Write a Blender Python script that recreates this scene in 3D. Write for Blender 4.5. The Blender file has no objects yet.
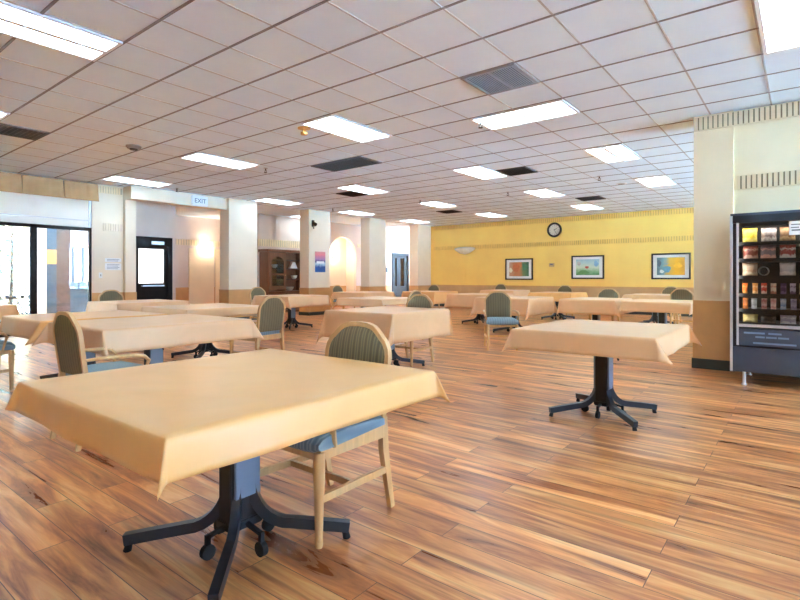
import bpy, bmesh, math, random
from mathutils import Vector, Matrix
rnd = random.Random(7)
PI = math.pi
C = bpy.context.scene.collection
sc = bpy.context.scene

# ------------------------------------------------------------------ materials
def newmat(name):
    m = bpy.data.materials.new(name); m.use_nodes = True
    nt = m.node_tree; b = nt.nodes['Principled BSDF']
    return m, nt, b
def srgb(r, g, b):
    f = lambda c: (c/255/12.92) if c/255 <= .04045 else ((c/255+.055)/1.055)**2.4
    return (f(r), f(g), f(b), 1)
def mat(name, rgb, rough=.6, metal=0, var=.06, scale=6, bump=0, bscale=60, spec=.5):
    m, nt, b = newmat(name)
    c = srgb(*rgb); N = nt.nodes; L = nt.links
    b.inputs['Roughness'].default_value = rough
    b.inputs['Metallic'].default_value = metal
    b.inputs['Specular IOR Level'].default_value = spec
    tc = N.new('ShaderNodeTexCoord')
    if var:
        n = N.new('ShaderNodeTexNoise'); n.inputs['Scale'].default_value = scale; n.inputs['Detail'].default_value = 4
        L.new(tc.outputs['Object'], n.inputs['Vector'])
        r = N.new('ShaderNodeValToRGB')
        r.color_ramp.elements[0].color = tuple(x*(1-var*2) for x in c[:3])+(1,)
        r.color_ramp.elements[1].color = tuple(min(1, x*(1+var*2)) for x in c[:3])+(1,)
        r.color_ramp.elements[0].position = .3; r.color_ramp.elements[1].position = .7
        L.new(n.outputs['Fac'], r.inputs['Fac']); L.new(r.outputs['Color'], b.inputs['Base Color'])
    else:
        b.inputs['Base Color'].default_value = c
    if bump:
        n2 = N.new('ShaderNodeTexNoise'); n2.inputs['Scale'].default_value = bscale; n2.inputs['Detail'].default_value = 5
        L.new(tc.outputs['Object'], n2.inputs['Vector'])
        bp = N.new('ShaderNodeBump'); bp.inputs['Strength'].default_value = bump; bp.inputs['Distance'].default_value = .01
        L.new(n2.outputs['Fac'], bp.inputs['Height']); L.new(bp.outputs['Normal'], b.inputs['Normal'])
    return m
def emis(name, rgb, s):
    m, nt, b = newmat(name)
    b.inputs['Base Color'].default_value = srgb(*rgb)
    b.inputs['Emission Color'].default_value = srgb(*rgb); b.inputs['Emission Strength'].default_value = s
    return m
def glassmat(name, tint=(255, 255, 255), refl=.12):
    m = bpy.data.materials.new(name); m.use_nodes = True; nt = m.node_tree; N = nt.nodes; L = nt.links
    N.remove(N['Principled BSDF'])
    t = N.new('ShaderNodeBsdfTransparent'); t.inputs['Color'].default_value = srgb(*tint)
    g = N.new('ShaderNodeBsdfGlossy'); g.inputs['Roughness'].default_value = .02
    fr = N.new('ShaderNodeFresnel'); fr.inputs['IOR'].default_value = 1.45
    mx = N.new('ShaderNodeMixShader')
    L.new(fr.outputs[0], mx.inputs[0]); L.new(t.outputs[0], mx.inputs[1]); L.new(g.outputs[0], mx.inputs[2])
    L.new(mx.outputs[0], N['Material Output'].inputs[0])
    return m

def floor_material():
    m, nt, b = newmat('wood_plank_floor'); N = nt.nodes; L = nt.links
    tc = N.new('ShaderNodeTexCoord')
    br = N.new('ShaderNodeTexBrick')
    br.offset = .37; br.offset_frequency = 2; br.squash = 1
    br.inputs['Color1'].default_value = (0, 0, 0, 1); br.inputs['Color2'].default_value = (1, 1, 1, 1)
    br.inputs['Mortar'].default_value = (.5, .5, .5, 1)
    br.inputs['Scale'].default_value = 1; br.inputs['Mortar Size'].default_value = .0018
    br.inputs['Mortar Smooth'].default_value = .3
    br.inputs['Brick Width'].default_value = 1.25; br.inputs['Row Height'].default_value = .145
    L.new(tc.outputs['Object'], br.inputs['Vector'])
    # grain, shifted plank by plank
    sep = N.new('ShaderNodeSeparateXYZ'); L.new(tc.outputs['Object'], sep.inputs[0])
    mul = N.new('ShaderNodeMath'); mul.operation = 'MULTIPLY'; mul.inputs[1].default_value = 37
    L.new(br.outputs['Color'], mul.inputs[0])
    cx = N.new('ShaderNodeCombineXYZ')
    sx = N.new('ShaderNodeMath'); sx.operation = 'MULTIPLY'; sx.inputs[1].default_value = .8
    sy = N.new('ShaderNodeMath'); sy.operation = 'MULTIPLY'; sy.inputs[1].default_value = 8
    L.new(sep.outputs[0], sx.inputs[0]); L.new(sep.outputs[1], sy.inputs[0])
    L.new(sx.outputs[0], cx.inputs[0]); L.new(sy.outputs[0], cx.inputs[1]); L.new(mul.outputs[0], cx.inputs[2])
    n1 = N.new('ShaderNodeTexNoise'); n1.inputs['Scale'].default_value = 1.3; n1.inputs['Detail'].default_value = 6
    n1.inputs['Roughness'].default_value = .6; n1.inputs['Distortion'].default_value = .9
    L.new(cx.outputs[0], n1.inputs['Vector'])
    r1 = N.new('ShaderNodeValToRGB'); e = r1.color_ramp.elements
    e[0].position = .30; e[0].color = srgb(112, 52, 26)
    e[1].position = .70; e[1].color = srgb(248, 192, 130)
    a = r1.color_ramp.elements.new(.44); a.color = srgb(192, 112, 62)
    a = r1.color_ramp.elements.new(.55); a.color = srgb(228, 150, 88)
    L.new(n1.outputs['Fac'], r1.inputs['Fac'])
    # thin dark streaks
    cx2 = N.new('ShaderNodeCombineXYZ')
    sx2 = N.new('ShaderNodeMath'); sx2.operation = 'MULTIPLY'; sx2.inputs[1].default_value = .9
    sy2 = N.new('ShaderNodeMath'); sy2.operation = 'MULTIPLY'; sy2.inputs[1].default_value = 17
    L.new(sep.outputs[0], sx2.inputs[0]); L.new(sep.outputs[1], sy2.inputs[0])
    L.new(sx2.outputs[0], cx2.inputs[0]); L.new(sy2.outputs[0], cx2.inputs[1]); L.new(mul.outputs[0], cx2.inputs[2])
    n2 = N.new('ShaderNodeTexNoise'); n2.inputs['Scale'].default_value = 1.1; n2.inputs['Detail'].default_value = 3; n2.inputs['Distortion'].default_value = .4
    L.new(cx2.outputs[0], n2.inputs['Vector'])
    r2 = N.new('ShaderNodeValToRGB'); e = r2.color_ramp.elements
    e[0].position = .28; e[0].color = (.5, .44, .40, 1); e[1].position = .45; e[1].color = (1, 1, 1, 1)
    L.new(n2.outputs['Fac'], r2.inputs['Fac'])
    mx = N.new('ShaderNodeMix'); mx.data_type = 'RGBA'; mx.blend_type = 'MULTIPLY'; mx.inputs[0].default_value = .9
    L.new(r1.outputs[0], mx.inputs[6]); L.new(r2.outputs[0], mx.inputs[7])
    # whole plank tone
    r3 = N.new('ShaderNodeValToRGB'); e = r3.color_ramp.elements
    e[0].color = (.80, .77, .75, 1); e[1].color = (1.08, 1.06, 1.04, 1)
    L.new(br.outputs['Color'], r3.inputs['Fac'])
    mx2 = N.new('ShaderNodeMix'); mx2.data_type = 'RGBA'; mx2.blend_type = 'MULTIPLY'; mx2.inputs[0].default_value = 1
    L.new(mx.outputs[2], mx2.inputs[6]); L.new(r3.outputs[0], mx2.inputs[7])
    # seams
    mx3 = N.new('ShaderNodeMix'); mx3.data_type = 'RGBA'
    L.new(br.outputs['Fac'], mx3.inputs[0]); L.new(mx2.outputs[2], mx3.inputs[6]); mx3.inputs[7].default_value = srgb(84, 50, 34)
    L.new(mx3.outputs[2], b.inputs['Base Color'])
    b.inputs['Roughness'].default_value = .3
    rr = N.new('ShaderNodeMapRange'); rr.inputs[3].default_value = .22; rr.inputs[4].default_value = .38
    L.new(n1.outputs['Fac'], rr.inputs[0]); L.new(rr.outputs[0], b.inputs['Roughness'])
    bp = N.new('ShaderNodeBump'); bp.inputs['Strength'].default_value = .12; bp.inputs['Distance'].default_value = .004
    L.new(n2.outputs['Fac'], bp.inputs['Height']); L.new(bp.outputs['Normal'], b.inputs['Normal'])
    return m

def fabric_material(name, cols, scale=17):
    """woven upholstery with soft stripes running up and down the chair"""
    m, nt, b = newmat(name); N = nt.nodes; L = nt.links
    tc = N.new('ShaderNodeTexCoord')
    w = N.new('ShaderNodeTexWave'); w.wave_type = 'BANDS'; w.bands_direction = 'X'
    w.inputs['Scale'].default_value = scale/2; w.inputs['Distortion'].default_value = .5; w.inputs['Detail'].default_value = 3
    L.new(tc.outputs['Object'], w.inputs['Vector'])
    r = N.new('ShaderNodeValToRGB'); e = r.color_ramp.elements
    e[0].color = srgb(*cols[0]); e[1].color = srgb(*cols[-1])
    for i, c in enumerate(cols[1:-1]):
        x = r.color_ramp.elements.new((i+1)/(len(cols)-1)); x.color = srgb(*c)
    L.new(w.outputs['Fac'], r.inputs['Fac']); L.new(r.outputs[0], b.inputs['Base Color'])
    n = N.new('ShaderNodeTexNoise'); n.inputs['Scale'].default_value = 250
    L.new(tc.outputs['Object'], n.inputs['Vector'])
    bp = N.new('ShaderNodeBump'); bp.inputs['Strength'].default_value = .25; bp.inputs['Distance'].default_value = .003
    L.new(n.outputs['Fac'], bp.inputs['Height']); L.new(bp.outputs['Normal'], b.inputs['Normal'])
    b.inputs['Roughness'].default_value = .85
    return m

def cloth_material(name, rgb, rough=.5):
    m, nt, b = newmat(name); N = nt.nodes; L = nt.links
    tc = N.new('ShaderNodeTexCoord')
    n = N.new('ShaderNodeTexNoise'); n.inputs['Scale'].default_value = 3.5; n.inputs['Detail'].default_value = 5; n.inputs['Distortion'].default_value = 1.5
    L.new(tc.outputs['Object'], n.inputs['Vector'])
    r = N.new('ShaderNodeValToRGB'); e = r.color_ramp.elements
    c = srgb(*rgb)
    e[0].position = .3; e[1].position = .7
    e[0].color = tuple(x*.97 for x in c[:3])+(1,); e[1].color = tuple(min(1, x*1.03) for x in c[:3])+(1,)
    L.new(n.outputs['Fac'], r.inputs['Fac']); L.new(r.outputs[0], b.inputs['Base Color'])
    n2 = N.new('ShaderNodeTexNoise'); n2.noise_type = 'RIDGED_MULTIFRACTAL'; n2.inputs['Scale'].default_value = 2.6; n2.inputs['Detail'].default_value = 3; n2.inputs['Distortion'].default_value = .8
    L.new(tc.outputs['Object'], n2.inputs['Vector'])
    bp = N.new('ShaderNodeBump'); bp.inputs['Strength'].default_value = .4; bp.inputs['Distance'].default_value = .02
    L.new(n2.outputs['Fac'], bp.inputs['Height']); L.new(bp.outputs['Normal'], b.inputs['Normal'])
    b.inputs['Roughness'].default_value = rough
    return m

def bands_material(name, stops, axis=2, rough=.45, noise=.06, nscale=9):
    """printed wrapper or picture: colour bands along one generated axis, broken up by noise"""
    m, nt, b = newmat(name); N = nt.nodes; L = nt.links
    tc = N.new('ShaderNodeTexCoord'); sep = N.new('ShaderNodeSeparateXYZ'); L.new(tc.outputs['Generated'], sep.inputs[0])
    n = N.new('ShaderNodeTexNoise'); n.inputs['Scale'].default_value = nscale; n.inputs['Detail'].default_value = 3
    L.new(tc.outputs['Generated'], n.inputs['Vector'])
    ma = N.new('ShaderNodeMath'); ma.operation = 'MULTIPLY_ADD'; ma.inputs[1].default_value = noise*4
    L.new(n.outputs['Fac'], ma.inputs[0]); L.new(sep.outputs[axis], ma.inputs[2])
    su = N.new('ShaderNodeMath'); su.operation = 'SUBTRACT'; su.inputs[1].default_value = noise*2
    L.new(ma.outputs[0], su.inputs[0])
    r = N.new('ShaderNodeValToRGB'); r.color_ramp.interpolation = 'LINEAR'
    e = r.color_ramp.elements
    e[0].position = stops[0][0]; e[0].color = srgb(*stops[0][1]); e[1].position = stops[-1][0]; e[1].color = srgb(*stops[-1][1])
    for p, c in stops[1:-1]:
        x = r.color_ramp.elements.new(p); x.color = srgb(*c)
    L.new(su.outputs[0], r.inputs['Fac']); L.new(r.outputs[0], b.inputs['Base Color'])
    b.inputs['Roughness'].default_value = rough
    return m

def wood_material(name, rgb, dark=.75, rough=.4, scale=(18, 18, 1.5)):
    m, nt, b = newmat(name); N = nt.nodes; L = nt.links
    tc = N.new('ShaderNodeTexCoord'); mp = N.new('ShaderNodeMapping'); mp.inputs['Scale'].default_value = scale
    L.new(tc.outputs['Object'], mp.inputs[0])
    n = N.new('ShaderNodeTexNoise'); n.inputs['Scale'].default_value = 2; n.inputs['Detail'].default_value = 4
    L.new(mp.outputs[0], n.inputs['Vector'])
    r = N.new('ShaderNodeValToRGB'); c = srgb(*rgb); e = r.color_ramp.elements
    e[0].position = .3; e[1].position = .7
    e[0].color = tuple(x*dark for x in c[:3])+(1,); e[1].color = c
    L.new(n.outputs['Fac'], r.inputs['Fac']); L.new(r.outputs[0], b.inputs['Base Color'])
    b.inputs['Roughness'].default_value = rough
    return m

M = {}
M['floor'] = floor_material()
M['tile'] = mat('acoustic_tile', (234, 246, 255), .9, var=.01, scale=3, bump=.15, bscale=160)
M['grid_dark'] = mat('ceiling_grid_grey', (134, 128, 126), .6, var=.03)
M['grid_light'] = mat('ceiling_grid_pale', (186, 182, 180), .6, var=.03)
M['cream'] = mat('cream_paint', (248, 226, 188), .7, var=.02, scale=2, bump=.04, bscale=120)
M['white'] = mat('white_paint', (240, 222, 196), .65, var=.02, scale=2, bump=.04, bscale=120)
M['grey_wall'] = mat('grey_paint', (228, 206, 188), .7, var=.02, scale=2)
M['yellow'] = mat('yellow_paint', (255, 206, 108), .6, var=.03, scale=1.5, bump=.05, bscale=100)
M['yellow_rib'] = mat('yellow_rib', (246, 198, 104), .6, var=.03)
M['tan'] = mat('tan_wainscot', (212, 158, 98), .55, var=.04, scale=3, bump=.05, bscale=90)
M['tan_far'] = mat('tan_rail', (206, 160, 112), .55, var=.04, scale=3)
M['rib'] = mat('rib_cream', (242, 218, 176), .6, var=.03)
M['rib_gap_shade'] = mat('rib_shade_taupe', (150, 130, 98), .8, var=.05)  # backing colour carries the dark shadow lines between the ribs
M['rib_shade_soft'] = mat('rib_gap_shade_soft', (196, 180, 156), .8, var=.05)  # fainter shadow lines between ribs, put into the backing colour
M['yellow_gap_shade'] = mat('rib_shade_ochre', (210, 160, 84), .8, var=.05)  # ochre backing stands in for the shade between yellow ribs
M['base'] = mat('baseboard_dark', (62, 66, 58), .5, var=.05)
M['darkframe'] = mat('bronze_frame', (40, 35, 32), .7, var=.05, spec=.15)
M['black'] = mat('black_metal', (26, 28, 34), .35, var=.05)
M['slate'] = mat('slate_metal', (126, 146, 170), .3, var=.04)
M['legmetal'] = mat('leg_metal', (50, 55, 64), .28, var=.04)
M['rubber'] = mat('rubber', (20, 20, 22), .7, var=.05)
M['steel'] = mat('steel', (190, 190, 192), .3, metal=.8, var=.03)
M['glass'] = glassmat('window_glass', (240, 246, 248))
M['clear'] = glassmat('clear_glass', (250, 252, 252))
M['wood'] = wood_material('chair_wood', (226, 178, 124), .82, .4)
M['seatfab'] = fabric_material('seat_fabric', [(112, 134, 146), (134, 156, 166), (160, 178, 184), (118, 142, 156)])
M['backfab'] = fabric_material('back_fabric', [(100, 90, 68), (122, 110, 80), (144, 126, 90), (108, 100, 78)], 16)
M['cloth'] = cloth_material('tan_vinyl_cloth', (238, 178, 112), .36)
M['clothpink'] = cloth_material('peach_vinyl_cloth', (236, 188, 142), .4)
M['lining'] = mat('white_flannel_lining', (240, 234, 228), .9, var=.03)
M['board'] = mat('table_board', (120, 84, 58), .6, var=.08)
M['troffer'] = mat('troffer_white', (240, 240, 240), .5, var=.01)
M['lamp'] = emis('troffer_diffuser', (218, 238, 255), 3.0)
M['brass'] = mat('brass', (214, 164, 88), .35, metal=.6, var=.05)
M['vent'] = mat('vent_dark', (70, 64, 62), .6, var=.08)
M['vent_black'] = mat('vent_black', (46, 42, 42), .7, var=.08)
M['vent_grey'] = mat('vent_taupe', (152, 142, 136), .6, var=.05)
M['hutch'] = wood_material('dark_walnut', (150, 100, 66), .7, .4)
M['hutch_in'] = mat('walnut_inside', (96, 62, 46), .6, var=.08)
M['vm'] = mat('charcoal_cabinet', (70, 76, 88), .4, var=.03)
M['vm_dark'] = mat('vending_black', (34, 35, 40), .4, var=.03)
M['alu'] = mat('aluminium_trim', (214, 216, 222), .3, metal=.4, var=.02)
M['paper'] = mat('paper_white', (245, 243, 240), .7, var=.02)
M['ink'] = mat('grey_ink', (120, 118, 122), .7, var=0)
M['valance'] = mat('valance_tan', (176, 128, 82), .8, var=.05, scale=5, bump=.1, bscale=200)
M['shade'] = mat('white_shade', (240, 240, 236), .7, var=.02)
def shade_material():
    m, nt, b = newmat('white_translucent_panel'); N = nt.nodes; L = nt.links
    b.inputs['Base Color'].default_value = srgb(240, 240, 236); b.inputs['Roughness'].default_value = .7
    t = N.new('ShaderNodeBsdfTranslucent'); t.inputs['Color'].default_value = srgb(240, 240, 236)
    mx = N.new('ShaderNodeMixShader'); mx.inputs[0].default_value = .25
    L.new(b.outputs[0], mx.inputs[1]); L.new(t.outputs[0], mx.inputs[2]); L.new(mx.outputs[0], N['Material Output'].inputs[0])
    return m
M['shade'] = shade_material()
M['concrete'] = mat('patio_concrete', (226, 224, 220), .8, var=.04, scale=1)
M['asphalt'] = mat('grey_brown_paving', (104, 90, 76), .9, var=.06, scale=1)
M['sandstone'] = mat('sandstone_wall', (150, 112, 78), .85, var=.04, scale=1)
M['stucco'] = mat('white_stucco', (244, 244, 246), .8, var=.03, scale=2, bump=.1)
M['brick'] = mat('brown_brick', (98, 78, 70), .8, var=.12, scale=9, bump=.2, bscale=30)
M['bluedoor'] = mat('blue_grey_panel', (74, 92, 108), .5, var=.05)
M['bark'] = mat('bark', (60, 54, 50), .9, var=.1)
M['leaf'] = mat('pale_leaf', (70, 78, 62), .8, var=.12)
M['iron'] = mat('dark_iron', (40, 42, 50), .5, var=.04)
M['sconce'] = emis('lit_sconce_glass', (255, 246, 232), 16.0)
M['bowlglass'] = mat('pale_green_glass', (238, 244, 234), .25, var=.04)
M['dial'] = mat('clock_dial', (228, 222, 214), .5, var=.02)
M['picblack'] = mat('picture_frame_black', (40, 36, 34), .4, var=.04)
M['china'] = mat('white_china', (236, 232, 224), .3, var=.02)
M['innerlight'] = emis('vending_light', (255, 250, 240), 8.0)

# ------------------------------------------------------------------ geometry helpers
class MB:
    def __init__(s): s.bm = bmesh.new()
    def box(s, x0, x1, y0, y1, z0, z1, mtx=None, bev=0):
        r = bmesh.ops.create_cube(s.bm, size=1)
        bmesh.ops.scale(s.bm, vec=(abs(x1-x0), abs(y1-y0), abs(z1-z0)), verts=r['verts'])
        bmesh.ops.translate(s.bm, vec=((x0+x1)/2, (y0+y1)/2, (z0+z1)/2), verts=r['verts'])
        vs = r['verts']
        if bev:
            es = list({e for v in vs for e in v.link_edges})
            q = bmesh.ops.bevel(s.bm, geom=es, offset=bev, segments=2, affect='EDGES')
            vs = list({v for v in q['verts']} | {v for v in vs if v.is_valid})
        if mtx is not None: bmesh.ops.transform(s.bm, matrix=mtx, verts=vs)
        return s
    def cyl(s, p0, p1, r0, r1=None, n=16):
        p0, p1 = Vector(p0), Vector(p1); d = p1-p0
        r = bmesh.ops.create_cone(s.bm, cap_ends=True, segments=n, radius1=r0, radius2=r0 if r1 is None else r1, depth=d.length)
        q = d.to_track_quat('Z', 'Y').to_matrix().to_4x4(); q.translation = (p0+p1)/2
        bmesh.ops.transform(s.bm, matrix=q, verts=r['verts'])
        return s
    def sweep(s, path, w, h=None, n=4, up=(0, 0, 1), closed=False, ws=None):
        """rectangular (n=4) or round bar of size w x h along a path; ws scales each station"""
        h = w if h is None else h
        P = [Vector(p) for p in path]; rings = []
        for i, p in enumerate(P):
            if closed: t = P[(i+1) % len(P)]-P[i-1]
            else: t = P[min(i+1, len(P)-1)]-P[max(i-1, 0)]
            t.normalize(); u = Vector(up)
            if abs(t.dot(u)) > .98: u = Vector((0, 1, 0)) if abs(t.y) < .9 else Vector((1, 0, 0))
            a = t.cross(u).normalized(); b = a.cross(t).normalized(); k = ws[i] if ws else 1
            if n == 4: off = [(-w/2, -h/2), (w/2, -h/2), (w/2, h/2), (-w/2, h/2)]
            else: off = [(w/2*math.cos(2*PI*j/n), h/2*math.sin(2*PI*j/n)) for j in range(n)]
            rings.append([s.bm.verts.new(p+a*x*k+b*y*k) for x, y in off])
        m = len(rings)
        for i in range(m if closed else m-1):
            A, B = rings[i], rings[(i+1) % m]
            for j in range(len(A)): s.bm.faces.new((A[j], A[(j+1) % len(A)], B[(j+1) % len(A)], B[j]))
        if not closed:
            s.bm.faces.new(rings[0][::-1]); s.bm.faces.new(rings[-1])
        return s
    def lathe(s, prof, c=(0, 0, 0), n=20, axis='Z'):
        rings = []
        for r, z in prof:
            ring = []
            for j in range(n):
                a = 2*PI*j/n
                if axis == 'Z': v = (c[0]+r*math.cos(a), c[1]+r*math.sin(a), c[2]+z)
                elif axis == 'Y': v = (c[0]+r*math.cos(a), c[1]+z, c[2]+r*math.sin(a))
                else: v = (c[0]+z, c[1]+r*math.cos(a), c[2]+r*math.sin(a))
                ring.append(s.bm.verts.new(v))
            rings.append(ring)
        for A, B in zip(rings, rings[1:]):
            for j in range(n): s.bm.faces.new((A[j], A[(j+1) % n], B[(j+1) % n], B[j]))
        s.bm.faces.new(rings[0][::-1]); s.bm.faces.new(rings[-1])
        return s
    def prism(s, pts, d0, d1, plane='XZ'):
        """outline pts extruded from d0 to d1 along the third axis"""
        f = {'XZ': lambda a, b, d: (a, d, b), 'YZ': lambda a, b, d: (d, a, b), 'XY': lambda a, b, d: (a, b, d)}[plane]
        A = [s.bm.verts.new(f(a, b, d0)) for a, b in pts]; B = [s.bm.verts.new(f(a, b, d1)) for a, b in pts]
        n = len(pts)
        s.bm.faces.new(A); s.bm.faces.new(B[::-1])
        for i in range(n): s.bm.faces.new((A[i], B[i], B[(i+1) % n], A[(i+1) % n]))
        return s
    def build(s, name, m, parent=None, smooth=False, loc=None):
        bmesh.ops.recalc_face_normals(s.bm, faces=s.bm.faces)
        me = bpy.data.meshes.new(name); s.bm.to_mesh(me); s.bm.free()
        me.materials.append(M[m] if isinstance(m, str) else m)
        if smooth:
            for p in me.polygons: p.use_smooth = True
            try: me.set_sharp_from_angle(angle=math.radians(40))
            except Exception: pass
        o = bpy.data.objects.new(name, me); C.objects.link(o)
        if parent is not None: o.parent = parent
        if loc: o.location = loc
        return o
def tag(o, label, cat, group=None, kind=None):
    o['label'] = label; o['category'] = cat
    if group: o['group'] = group
    if kind: o['kind'] = kind
    return o
def thing(name, label, cat, loc=(0, 0, 0), rz=0, group=None):
    o = bpy.data.objects.new(name, None); C.objects.link(o)
    o.empty_display_size = .1
    o.location = loc; o.rotation_euler = (0, 0, rz)
    return tag(o, label, cat, group)
def struct(name, mb, m, parent=None):
    o = mb.build(name, m, parent)
    if parent is None: o['kind'] = 'structure'
    return o
KIDS = {}
def copy_tree(o):
    c = o.copy(); C.objects.link(c)
    def rec(src, dst):
        for ch in list(src.children):
            k = ch.copy(); C.objects.link(k); k.parent = dst
            rec(ch, k)
    rec(o, c)
    return c
def textmesh(s, size, m, name, parent=None, mtx=None, depth=.002):
    cu = bpy.data.curves.new(name, 'FONT'); cu.body = s; cu.size = size; cu.extrude = depth; cu.align_x = 'CENTER'; cu.align_y = 'CENTER'
    t = bpy.data.objects.new(name, cu); C.objects.link(t)
    dg = bpy.context.evaluated_depsgraph_get(); me = bpy.data.meshes.new_from_object(t.evaluated_get(dg))
    bpy.data.objects.remove(t)
    if mtx: me.transform(mtx)
    me.materials.clear(); me.materials.append(M[m])
    o = bpy.data.objects.new(name, me); C.objects.link(o)
    if parent is not None: o.parent = parent
    return o

# ------------------------------------------------------------------ the room
H = 3.153
GX, GY, T = -.4735*.61, 4.259*.61, .61
tx = lambda i: GX+i*T
ty = lambda j: GY+j*T
struct('floor', MB().box(-18, 4.75, -4.6, 19.2, -.12, 0).box(4.75, 7.2, -4.6, 7.9, -.12, 0), 'floor')
struct('ceiling', MB().box(-13.0, 4.75, -4.6, 19.2, H, H+.12).box(4.75, 7.2, -4.6, 7.9, H, H+.12).box(-16.2, -13.0, 6.8, 19.2, H, H+.12), 'tile')
g = MB()
for j in range(-11, 28):
    g.box(-11.9, 4.6 if ty(j) > 7.4 else 7.0, ty(j)-.012, ty(j)+.012, H-.004, H)
struct('trim_1', g, 'grid_dark')
g = MB()
for i in range(-19, 12):
    g.box(tx(i)-.008, tx(i)+.008, -4.5, 16.8 if tx(i) < 4.6 else 7.4, H-.003, H)
struct('trim_2', g, 'grid_light')

# window wall on the far left, with the tall bronze-framed glazing
WX = -12.0
struct('wall_left', MB().box(WX-.15, WX, -4.6, 4.55, 2.78, H).box(WX-.15, WX, -4.6, .25, 0, 2.78).box(WX-.15, WX, 4.55, 5.42, 0, H)
       .box(WX, WX+.12, 5.19, 5.42, 0, H), 'white')
win = bpy.data.objects.new('window_1', None); C.objects.link(win); win['kind'] = 'structure'
fr = MB()
ys = [.25, 1.3, 2.35, 3.5, 4.55]
for y in ys:
    w = .055 if y < 4.5 else .04
    fr.box(WX-.10, WX-.02, y-w if y > .3 else y, y+w if y < 4.5 else y, 0, 2.2)
fr.box(WX-.10, WX-.02, .25, 4.55, 2.13, 2.2).box(WX-.10, WX-.02, .25, 4.55, 0, .06)
fr.build('window_frame', 'darkframe', win)
gl = MB()
for a, b in zip(ys, ys[1:]): gl.box(WX-.064, WX-.056, a+.04, b-.04, .06, 2.13)
gl.build('pane', 'glass', win)
sh = MB()
for a, b in zip(ys, ys[1:]): sh.box(WX-.09, WX-.05, a, b, 2.2, 2.78)
sh.build('header_panel', 'shade', win)
sh = MB().box(WX-.05, WX-.02, .25, 4.55, 2.34, 2.36).box(WX-.05, WX-.02, 4.5, 4.55, 2.2, 2.78)
sh.build('header_rail', 'alu', win)

# white beam from pier to first column, columns
struct('beam_1', MB().box(-11.88, -11.6, 5.19, 7.56, 2.87, H), 'white')
for k, y in enumerate((7.56, 10.25, 12.95, 15.72)):
    c = struct('column', MB().box(-11.9, -11.5, y, y+.86, 0, H), 'white')
    MB().box(-11.915, -11.485, y-.012, y+.872, 0, .80).build('wainscot', 'tan', c)
    MB().box(-11.92, -11.48, y-.018, y+.878, .79, .82).build('chair_rail', 'tan_far', c)
    MB().box(-11.925, -11.475, y-.02, y+.88, 0, .1).build('baseboard', 'base', c)
w = struct('trim_3', MB().box(WX, WX+.012, 4.55, 5.19, 0, .8).box(WX, WX+.135, 5.18, 5.43, 0, .8), 'tan')
# rib bands on the pier
def ribs_y(x, y0, y1, z0, z1, m_gap, m_rib, pitch=.052, d=.02):
    b = struct('trim_4', MB().box(x, x+.006, y0, y1, z0, z1), m_gap)
    r = MB(); n = int((y1-y0)/pitch)
    for i in range(n): r.box(x, x+d, y0+i*pitch, y0+i*pitch+pitch*.72, z0, z1)
    r.box(x, x+d, y0, y1, z0-.008, z0)
    r.build('rib', m_rib, b)
def ribs_x(y, x0, x1, z0, z1, m_gap, m_rib, pitch=.052, d=.02, nm='trim_5', gapw=.3):
    b = struct(nm, MB().box(x0, x1, y-.006, y, z0, z1), m_gap)
    r = MB(); n = int((x1-x0)/pitch)
    for i in range(n): r.box(x0+i*pitch, x0+i*pitch+pitch*(1-gapw), y-d, y, z0, z1)
    r.box(x0, x1, y-d, y, z0-.008, z0)
    r.build('rib', m_rib, b)
ribs_y(WX, 4.77, 5.17, 2.16, 2.32, 'grey_wall', 'white')
ribs_y(WX, 4.62, 5.17, 2.98, 3.12, 'rib_shade_soft', 'rib')

# entrance bay behind the beam: door wall, deep recess, hutch wall, arched niche, far door
BX = -13.0
dw = struct('wall_entry', MB().box(BX-.12, BX, 5.42, 5.86, 0, H).box(BX-.12, BX, 5.86, 6.85, 2.16, H).box(BX-.12, BX, 6.85, 6.95, 0, H)
            .box(BX, -12.0, 5.36, 5.42, 0, H), 'grey_wall')
d1 = bpy.data.objects.new('door_1', None); C.objects.link(d1); d1['kind'] = 'structure'
MB().box(BX-.1, BX+.03, 5.86, 5.93, 0, 2.16).box(BX-.1, BX+.03, 6.72, 6.85, 0, 2.16).box(BX-.1, BX+.03, 5.93, 6.72, 1.92, 2.16).build('door_frame', 'darkframe', d1)
lf = MB().box(BX-.07, BX-.02, 5.93, 6.0, 0, 1.92).box(BX-.07, BX-.02, 6.66, 6.72, 0, 1.92).box(BX-.07, BX-.02, 6.0, 6.66, 1.86, 1.92)
lf.box(BX-.07, BX-.02, 6.0, 6.66, 0, .98)
lf = lf.build('door_leaf', 'darkframe', d1)
MB().box(BX-.05, BX-.042, 6.0, 6.66, .98, 1.86).build('pane', 'glass', d1)
MB().sweep([(BX-.02, 6.08, .92), (BX+.04, 6.08, .92), (BX+.04, 6.62, .92), (BX-.02, 6.62, .92)], .03).build('push_bar', 'steel', d1)
MB().box(BX-.02, BX+.05, 6.3, 6.62, 1.97, 2.05).build('door_closer', 'steel', d1)
RX = -16.0
rw = struct('wall_recess', MB().box(RX-.12, RX, 6.83, 10.7, 0, H).box(RX, BX-.12, 6.83, 6.95, 0, H).box(RX, -13.6, 10.58, 10.7, 0, H), 'grey_wall')
MB().box(RX, RX+.015, 6.95, 10.58, 0, .8).box(RX, BX-.12, 6.95, 6.965, 0, .8).build('wainscot', 'tan', rw)
ribs_y(RX, 6.95, 10.58, 2.2, 2.38, 'rib_shade_soft', 'rib', pitch=.09)
d3 = struct('door_3', MB().box(RX, RX+.04, 9.0, 9.92, 0.0, 2.1).box(RX, RX+.04, 9.96, 10.5, 0, 2.1), 'cream')
HX = -13.6
prof = [(9.98, 0), (13.1, 0), (13.1, 1.95)]
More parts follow.
